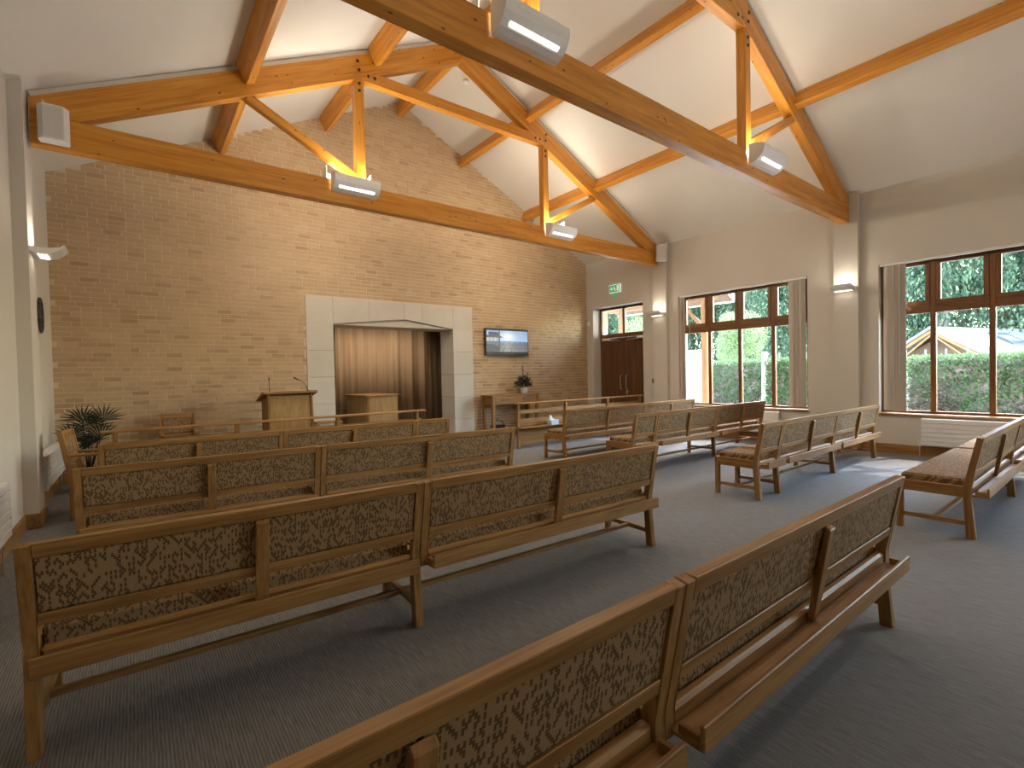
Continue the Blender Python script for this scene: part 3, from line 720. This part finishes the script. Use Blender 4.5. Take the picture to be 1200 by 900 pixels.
# palm by the left wall
pm = thing('potted_palm', (-.52, 8.60, 0), 'dark potted palm in the corner by the brick wall', 'plant')
bm = bmesh.new(); lathe(bm, [(.11,0),(.15,.26),(.16,.30),(.145,.30),(.13,.26)], 18); link('pot', fin(bm,'pot'), BLACK, pm)
for k, (dx, dy, hh, ang0, ln) in enumerate(((.02,.0,.82,0.3,.30), (-.16,.03,.72,2.6,.26), (.17,.02,.92,.4,.28), (.14,-.02,.70,-.3,.27), (-.05,.1,.93,1.6,.27), (.05,-.05,.62,-.9,.20))):
    bm = bmesh.new(); tube(bm, [(dx*.15,dy*.15,.26),(dx*.5,dy*.5,hh*.6),(dx,dy,hh)], [.012,.009,.006], 6); st = link('stem', fin(bm,'stem'), PALM, pm)
    for i in range(15):
        th = (i-7)*.23+(ang0-.9)*.35; dv = Vector((math.sin(th), random.uniform(-.35,.35), math.cos(th)*.9)).normalized(); tip = ln*random.uniform(.85,1.1)
        V = [(dx,dy,hh), tuple(Vector((dx,dy,hh))+dv*tip*.5+dv.cross(Vector((0,1,.2))).normalized()*.011), tuple(Vector((dx,dy,hh))+dv*tip+Vector((0,0,-.03))), tuple(Vector((dx,dy,hh))+dv*tip*.5+dv.cross(Vector((0,1,.2))).normalized()*-.011)]
        me = bpy.data.meshes.new('leaf'); me.from_pydata(V, [], [(0,1,2,3)]); me.update(); me.materials.append(PALM)
        at = me.attributes.new('tone','FLOAT','FACE'); at.data.foreach_set('value', [random.random()]); link('leaf', me, None, st)
# flower arrangement on the console
fl = thing('flower_arrangement', (7.38, 9.08, .965), 'dark foliage arrangement in a small white vase on the console table', 'flowers')
bm = bmesh.new(); lathe(bm, [(.07,0),(.085,.05),(.09,.13),(.08,.13),(.07,.06)], 18); link('vase', fin(bm,'vase'), PEBBLE, fl)
lv = []
for k in range(420):
    d_ = rv3(); d_.z = abs(d_.z)*.8+.05; c = Vector((0,0,.16))+Vector((d_.x*.21, d_.y*.11, d_.z*.30))*random.uniform(.3,1)
    lv.append((c, d_, rv3(), random.uniform(.05,.09), random.uniform(.02,.04), random.random()**2))
link('foliage', leaf_mesh('foliage', lv, DRIED), None, fl)['kind'] = 'stuff'
for sx, top in ((-.02,.66), (.13,.50), (-.13,.42)):
    bm = bmesh.new(); tube(bm, [(sx*.3,0,.12),(sx,0,top)], .005, 6); st = link('flower_spike', fin(bm,'spike'), DRIED, fl); lv = []
    for i in range(34):
        z_ = top-.30*i/34; a = i*2.4; lv.append(((sx*(z_/top),0,z_), (math.cos(a),math.sin(a),.7), rv3(), .035, .018, .1+.3*random.random()))
    link('florets', leaf_mesh('florets', lv, DRIED), None, st)

# wall screen ------------------------------------------------------
tv = thing('wall_screen', (6.42, YB-.085, 1.885), 'black flat screen showing a pier at sunset on the brick wall', 'television')
TW, TH_ = 1.28, .63
box('case', (0,.0,0), (TW,.05,TH_), BLACK, tv, .006); box('wall_bracket', (TW*.35,.05,.2), (TW*.65,.084,.45), BLACK, tv)
NX, NY = 128, 66; V, F, COL = [], [], []
def pic(u, v):   # u right 0..1, v up 0..1
    def mixc(a, b, t): t = max(0, min(1, t)); return tuple(p*(1-t)+q*t for p, q in zip(a, b))
    s = mixc((.40,.52,.72), (.20,.33,.56), (v-.5)*1.9)
    g1 = math.exp(-((u-.50)**2/.030+(v-.70)**2/.05)); s = mixc(s, (.82,.84,.80), g1)
    cl = math.sin(u*17+v*31)*math.sin(u*7-v*23+1); s = mixc(s, (.55,.60,.70), .25*max(0, cl)*(v > .5))
    if v < .50: s = mixc((.10,.14,.24), (.22,.32,.48), math.exp(-((u-.50)**2)/.03)+.3*(u > .55))          # sea
    if v < .42:                                                        # deck
        s = mixc((.10,.10,.12), (.42,.38,.34), math.exp(-((u-.49)**2)/.012)*(.4+v)); s = mixc(s, (.20,.21,.24), .5)
        ray = (u-.49)/max(.05, .50-v)
        if abs((ray*2.2) % 1-.5) < .05 or (v*30) % 5 < .5: s = mixc(s, (.03,.03,.05), .7)
    if .40 < v < .50 and u > .36 and ((u*38) % 5 < .5 or v > .48): s = (.05,.07,.11)   # rail
    if u < .31:                                                        # pavilion
        if v < .36: s = (.035,.033,.05) if v < .36-.9*max(0, u-.16) else s
        elif v < .50: s = (.09,.12,.18)
        elif v < .68: s = (.62,.50,.33) if (u*22) % 2 < 1.0 else (.30,.33,.40)
    if .66 < v < .92-.0 and u < .41:
        if v < .78 and u < .40-(v-.66)*.9: s = (.06,.06,.085)
        elif v >= .78 and .05 < u < .29-(v-.78)*.15: s = (.045,.045,.065)
    if .285 < u < .315: s = (.05,.055,.085)
    return s
for j in range(NY+1):
    for i in range(NX+1): V.append((.025+(TW-.05)*i/NX, -.0015, .075+(TH_-.125)*j/NY))
for j in range(NY):
    for i in range(NX):
        k = j*(NX+1)+i; F.append((k,k+1,k+NX+2,k+NX+1)); COL.append(pic((i+.5)/NX, (j+.5)/NY))
me = bpy.data.meshes.new('screen'); me.from_pydata(V, [], F); me.update()
ca = me.attributes.new('pic', 'FLOAT_COLOR', 'FACE'); ca.data.foreach_set('color', [q for c in COL for q in (*c, 1.0)])
SCR = mat('screen_picture', (.01,.01,.01), .25); g = NG(SCR); at = g.n('Attribute', attribute_name='pic'); g.l(at.outputs['Color'], g.b.inputs['Emission Color']); g.b.inputs['Emission Strength'].default_value = .95
link('screen', me, SCR, tv)

# exit sign --------------------------------------------------------
GREEN = mat('sign_green', (.02,.30,.12), .5, emit=(.03,.42,.18), es=.55); SWHITE = mat('sign_white', (.8,.8,.78), .5, emit=(.8,.85,.8), es=.45)
ex = thing('exit_sign', (XR, 8.31, 3.47), 'green running man exit sign over the double door', 'sign')
box('case', (-.05,-.18,0), (0,.18,.21), SWHITE, ex, .006); box('green_panel', (-.053,-.165,.018), (-.049,.165,.192), GREEN, ex)
def yz(name, pts, x0=-.056, x1=-.052, m_=SWHITE): prm(name, pts, 'x', x0, x1, m_, ex)
yz('arrow', [(.14,.105),(.085,.155),(.085,.122),(.05,.122),(.05,.088),(.085,.088),(.085,.055)])
yz('door_symbol', [(-.145,.04),(-.08,.04),(-.08,.175),(-.145,.175)])
yz('running_man', [(.025,.045),(.0,.05),(-.015,.085),(-.04,.05),(-.055,.04),(-.03,.095),(-.025,.125),(.01,.145),(.03,.12),(.02,.11),(.01,.125),(-.003,.11),(.01,.08)])
bm = bmesh.new(); 
yz('running_head', [(.012+.013*math.cos(a*PI/4), .166+.013*math.sin(a*PI/4)) for a in range(8)])
box('hanger', (-.028,-.02,-.07), (-.022,.02,0), GREEN, ex); yz('pendant_arrow', [(-.035,-.06),(.035,-.06),(.035,-.10),(.0,-.20),(-.035,-.10)][::-1], -.029, -.022, GREEN)
props(box('alarm_sensor', (XR-.05,9.22,2.70), (XR,9.30,2.82), WHITE, bev=.006), 'small white sensor box in the corner by the brick wall', 'sensor')
cp = thing('call_point', (XR-.10, 7.135, 1.20), 'small red fire call point on the column beside the door', 'alarm button')
box('housing', (-.0,0,-.05), (.09,.035,.05), RED, cp, .004); box('keys', (.03,.004,-.16), (.05,.02,-.05), STEEL, cp)
props(box('blank_plate', (XR-.006,4.36,3.58), (XR,4.46,3.68), WALL, bev=.002), 'round-cornered cream blank plate high on the right wall', 'plate')

# wheel decoration on the left wall
wd_ = thing('wheel_ornament', (XL, 8.22, 2.27), 'dark openwork wheel ornament on the left wall', 'wall ornament')
def ring(bm, r, t, n=28):
    tube(bm, [(.02, r*math.cos(2*PI*k/n), r*math.sin(2*PI*k/n)) for k in range(n+1)], t, 6, False)
bm = bmesh.new(); ring(bm, .21, .010); link('outer_ring', fin(bm,'ring'), BLACK, wd_); bm = bmesh.new(); ring(bm, .07, .012, 16); link('hub_ring', fin(bm,'ring'), BLACK, wd_)
for k in range(8):
    a = 2*PI*k/8; bm = bmesh.new(); tube(bm, [(.02,.07*math.cos(a),.07*math.sin(a)),(.02,.21*math.cos(a),.21*math.sin(a))], .006, 6); link('spoke', fin(bm,'spoke'), BLACK, wd_)
    a += PI/8; bm = bmesh.new(); cc = (.15*math.cos(a), .15*math.sin(a)); tube(bm, [(.02, cc[0]+.035*math.cos(2*PI*q/10), cc[1]+.035*math.sin(2*PI*q/10)) for q in range(11)], .005, 5, False); link('petal_ring', fin(bm,'petal'), BLACK, wd_)

# radiators --------------------------------------------------------
def radiator(x, s, y0, y1, z0, z1, label, n=6):
    """flat-tube radiator on a wall at x, facing s"""
    t = thing('radiator', (x, y0, 0), label, 'radiator', 'wall radiators'); L = y1-y0
    def bx(nm, a, b, bev=0): return box(nm, (s*a[0],a[1],a[2]), (s*b[0],b[1],b[2]), WHITE, t, bev)
    bx('core', (.035,.0,z0+.005), (.122,L,z1-.012)); h = (z1-z0)/n
    for i in range(n): bx('panel', (.12,.004,z0+i*h+.005), (.138,L-.004,z0+(i+1)*h-.005), .003)
    bx('top_grille', (.03,0,z1-.012), (.138,L,z1), .003)
    for i in range(int(L/.03)): pass
    for e in (-.004, L-.004): bx('end_cap', (.03,e,z0), (.138,e+.008,z1-.012))
    for q in (.25, L-.25): bx('bracket', (0,q,z0+.05), (.036,q+.04,z1-.05))
    bm = bmesh.new(); tube(bm, [(s*.08,L+.03,.0),(s*.08,L+.03,z0+.05),(s*.08,L-.01,z0+.07)], .009, 8); link('pipe', fin(bm,'pipe'), STEEL, t)
    bm = bmesh.new(); tube(bm, [(s*.08,L+.03,z0-.02),(s*.08,L+.03,z0+.09)], .018, 8); link('valve', fin(bm,'valve'), WHITE, t)
radiator(XR, -1, .55, 2.12, .18, .60, 'white radiator below the near window')
radiator(XR, -1, 4.28, 5.95, .18, .60, 'white radiator below the far window')
radiator(XL, 1, 7.16, 8.98, .29, .66, 'white radiator on the left wall beyond the pilaster')
radiator(XL, 1, 3.2, 5.20, .30, .71, 'white radiator at the left photo edge before the pilaster')

# vertical blinds --------------------------------------------------
def blind(yw0, yw1, stacks, label):
    t = thing('vertical_blind', (XR+.035, yw0, 0), label, 'blind', 'vertical blinds')
    box('headrail', (-.03,.01,3.088), (.03,yw1-yw0-.01,3.128), HEADRAIL, t, .004)
    for a, b, n in stacks:
        me = None
        for k in range(n):
            yy = a+(b-a)*k/(n-1)-yw0; ang = random.uniform(-.22,.22)+1.05
            if me is None:
                bm = bmesh.new(); prism(bm, [(-.044,0),(-.015,.006),(.015,.006),(.044,0),(.044,.002),(.015,.008),(-.015,.008),(-.044,.002)], 'z', .70, 3.085); me = fin(bm,'vane'); me.materials.append(VANE)
            o = bpy.data.objects.new('vane', me); C.objects.link(o); o.parent = t; o.location = (0,yy,0); o.rotation_euler = (0,0,ang)
            
    bm = bmesh.new(); tube(bm, [(-.035,yw1-yw0-.28,3.09),(-.035,yw1-yw0-.28,1.3)], .004, 5); link('cord', fin(bm,'cord'), HEADRAIL, t)
blind(3.79, 6.49, ((3.86,4.10,12), (6.38,6.46,4)), 'cream vertical blind drawn open on the far window')
blind(0.0, 2.70, ((2.38,2.61,12), (.06,.2,6)), 'cream vertical blind drawn open on the near window')

# ------------------------------------------------------------------ outdoors
props(box('ground', (XR+WT+.0, -60, -.5), (160, 110, -.06), GROUND), kind='structure')
pv = props(box('paving', (XR+WT, -12, -.0601), (XR+4.2, 30, -.02), RENDER), kind='structure')
def foliage_mesh(name, n, rx, rz_, size, m_, seed, lobes=14):
    random.seed(seed); cs_ = [(rv3()*random.uniform(.35,.75), random.uniform(.30,.55)) for _ in range(lobes)]
    lv = []
    for k in range(n):
        c, r = random.choice(cs_); d_ = rv3(); p = c+d_*r*random.uniform(.75,1.05)
        lv.append(((p.x*rx, p.y*rx, p.z*rz_), d_+rv3()*.8, rv3(), size*random.uniform(.6,1.4), size*random.uniform(.4,.8), min(1, max(0, random.gauss(.34,.36)))))
    return leaf_mesh(name, lv, m_)
FD = [foliage_mesh('foliage', 30000, 1, 1, .040, LEAFD, 11+i) for i in range(3)]; FLt = [foliage_mesh('foliage', 14000, 1, 1, .05, LEAFL, 31+i) for i in range(2)]
def tree(x, y, h, r, me, label, group, low=.12):
    t = thing('tree', (x, y, -.06), label, 'tree', group)
    bm = bmesh.new(); tube(bm, [(0,0,-.02),(.05,0,h*.35),(0,.1,h*.8)], [.17+h*.012,.13+h*.006,.05], 8); link('trunk', fin(bm,'trunk'), BARK, t)
    o = bpy.data.objects.new('foliage', me); C.objects.link(o); o.parent = t; o['kind'] = 'stuff'
    o.location = (0,0,h*(.5+low/2)); o.scale = (r,r,h*(.5-low/2)); o.rotation_euler = (0,0,random.random()*6)
random.seed(3)
for i in range(13):
    tree(38+random.uniform(-2,4), -4+i*3.6+random.uniform(-.8,.8), random.uniform(13,17), random.uniform(3.2,4.2), FD[i % 3], 'tall dark green woodland tree behind the garden hedges', 'woodland trees', .02)
for i in range(9):
    tree(48+random.uniform(-2,3), 0+i*6.2, random.uniform(17,20), random.uniform(4.6,5.4), FD[(i+1) % 3], 'tall dark green woodland tree far behind the garden hedges', 'far woodland trees', .0)
tree(24.0, 12.2, 4.6, 1.35, FLt[0], 'light green young tree seen through the middle of the far window', None, .25)
tree(23.0, 17.6, 4.6, 1.7, FLt[1], 'light green bushy tree seen through the left of the far window', None, .05)
tree(19.5, 18.8, 4.4, 2.0, FLt[0], 'pale leafy bush seen through the light above the double door', None, .0)
def hedge(x0, x1, y0, y1, h, n, label, bare):
    t = thing('hedge', (x0, y0, -.06), label, 'hedge', 'clipped hedges')
    box('core', (.06,.05,0), (x1-x0-.05,y1-y0-.05,h-.06), BARK, t); lv = []
    for k in range(n):
        L = y1-y0; W_ = x1-x0
        f = random.random()
        if f < .72: p = Vector((random.uniform(-.03,.07), random.uniform(0,L), random.uniform(0,h))); nd = Vector((-1,0,.4))
        elif f < .9: p = Vector((random.uniform(0,W_), random.uniform(0,L), h+random.uniform(-.08,.05))); nd = Vector((0,0,1))
        else: p = Vector((random.uniform(0,W_), random.choice((0,L))+random.uniform(-.04,.04), random.uniform(0,h))); nd = Vector((0,1 if p.y > L/2 else -1,.3))
        p.x += .07*math.sin(p.y*5.1+p.z*3)*math.sin(p.z*6.3+p.y*2)
        bz = bare*(1+.5*math.sin(p.y*3.3)+.3*math.sin(p.y*9.1))
        tn = random.gauss(.06,.05) if p.z < bz*random.uniform(.6,1.15) else .42+random.gauss(.16,.17)
        lv.append((p, nd+rv3()*.9, rv3(), random.uniform(.05,.10), random.uniform(.03,.06), min(1, max(0, tn))))
    link('foliage', leaf_mesh('foliage', lv, HEDGE), None, t)['kind'] = 'stuff'
hedge(15.0, 15.9, -5.0, 3.50, 1.66, 30000, 'long green clipped hedge outside the near window, bare at its base', .75)
hedge(15.0, 15.8, 5.60, 6.95, 1.72, 6000, 'green hedge behind the right part of the far window', .3)
hedge(16.8, 17.6, 7.2, 12.0, 1.74, 14000, 'sunlit green hedge behind the middle of the far window', .5)
def fence(x, y0, y1, h, label):
    t = thing('trellis_fence', (x, y0, -.06), label, 'fence', 'trellis fences'); n = int((y1-y0)/.40)
    for i in range(n+1): box('picket', (0,i*.40,0), (.03,i*.40+.035,h), ROOF, t)
    for z_ in (h-.20, h-.55): box('rail', (.03,0,z_), (.05,n*.40+.03,z_+.035), ROOF, t)
fence(16.1, -5, 4.0, 1.90, 'pale trellis fence just behind the long hedge'); fence(16.1, 5.0, 7.4, 1.98, 'pale trellis fence behind the far window hedge')
gp = props(box('gate_post', (15.2,7.02,-.06), (15.32,7.14,1.95), PEBBLE), 'pale gate post at the gap in the hedges', 'post')

# low building with gable and skylights
bd = thing('garden_building', (30.0, 6.18, 0), 'low pale roofed building with timber gable beyond the hedge', 'building', None, math.atan2(-2.33, 7.4))
HWD, EZ, AZ, LN = 2.3, 1.70, 3.16, 18.0
box('wall', (.9,-HWD+.3,-.06), (LN,HWD-.3,EZ+.05), PEBBLE, bd)
prm('gable', [(-HWD+.3,EZ),(HWD-.3,EZ),(0,AZ-.25)], 'x', .9, 1.0, SHADETIMBER, bd)
beam_ = [(-1.2,EZ+.14,0,AZ-.30),(1.2,EZ+.14,0,AZ-.30)]
k_ = (AZ-EZ)/HWD
for s in (-1, 1):
    prm('roof_slope', [(0,AZ),(s*HWD,EZ),(s*HWD,EZ+.10),(0,AZ+.10)], 'x', 0, LN, ROOF, bd)
    prm('barge_board', [(0,AZ-.02),(s*HWD,EZ-.02),(s*HWD,EZ+.12),(0,AZ+.12)], 'x', -.06, -.005, SLATE, bd)
    prm('rafter', [(0,AZ-.20),(s*(HWD-.1),EZ-.17),(s*(HWD-.1),EZ-.02),(0,AZ-.03)], 'x', .02, .16, OUTWOOD, bd)
for q in beam_: prm('gable_brace', [(q[0],q[1]),(q[2],q[3]),(q[2],q[3]+.1),(q[0]-.1*(1 if q[0] < 0 else -1),q[1])], 'x', .1, .2, OUTWOOD, bd)
box('tie_beam', (.02,-HWD+.25,EZ-.02), (.16,HWD-.25,EZ+.14), OUTWOOD, bd)
for x_ in (3.4, 8.0):
    nv = Vector((0,-k_,1)).normalized()
    sk_ = thing('skylight', (0,0,0), None, None); sk_.parent = bd; sl = (HWD**2+(AZ-EZ)**2)**.5
    fr = prm('frame', [(-.55,AZ+.10-.55*k_),(-1.5,AZ+.10-1.5*k_),(-1.5,AZ+.17-1.5*k_),(-.55,AZ+.17-.55*k_)], 'x', x_, x_+1.5, ROOFGLASS, sk_)
    prm('pane', [(-.78,AZ+.172-.78*k_),(-1.27,AZ+.172-1.27*k_),(-1.27,AZ+.18-1.27*k_),(-.78,AZ+.18-.78*k_)], 'x', x_+.30, x_+1.20, ROOF, sk_)
# entrance canopy outside the far window and the door
cn = thing('entrance_canopy', (12.6, 7.75, 0), 'timber porch canopy with white barge boards outside the double door', 'canopy')
box('post', (.0,-.34,-.06), (.16,-.17,3.38), OUTWOOD, cn, .005); box('post', (.0,2.6,-.06), (.16,2.77,3.38), OUTWOOD, cn, .005)
box('plate_beam', (.0,-.60,3.38), (.16,3.2,3.62), OUTWOOD, cn, .005)
prm('roof_slope', [(.6,3.34),(-2.0,4.59),(-2.0,4.71),(.6,3.46)], 'y', -.85, 3.3, SHADETIMBER, cn)
prm('barge_board', [(.66,3.25),(-2.0,4.53),(-2.0,4.75),(.66,3.47)], 'y', -.90, -.855, WHITE, cn)
box('gutter', (.60,-.86,3.31), (.72,3.3,3.42), WHITE, cn, .01)
beam('strut', (12.68,7.50,2.55), (12.68,8.2,3.38), .09, .09, OUTWOOD, cn)
props(box('render_wall', (12.9, 7.82, -.06), (13.2, 8.9, 2.02), RENDER), 'bright white rendered wall outside the left of the far window', 'wall')
bp = thing('brick_pier', (11.6, 10.35, 0), 'brick pier outside the door transom light', 'pier')
for k in range(38):
    off_ = 0 if k % 2 else .11
    for a in (0, .22): 
        if k > 27: box('brick', (0,a,k*.1), (.30,a+.205,k*.1+.088), BRICK, bp)
box('pier_core', (.012,.012,0), (.288,.41,3.8), MORTAR, bp)
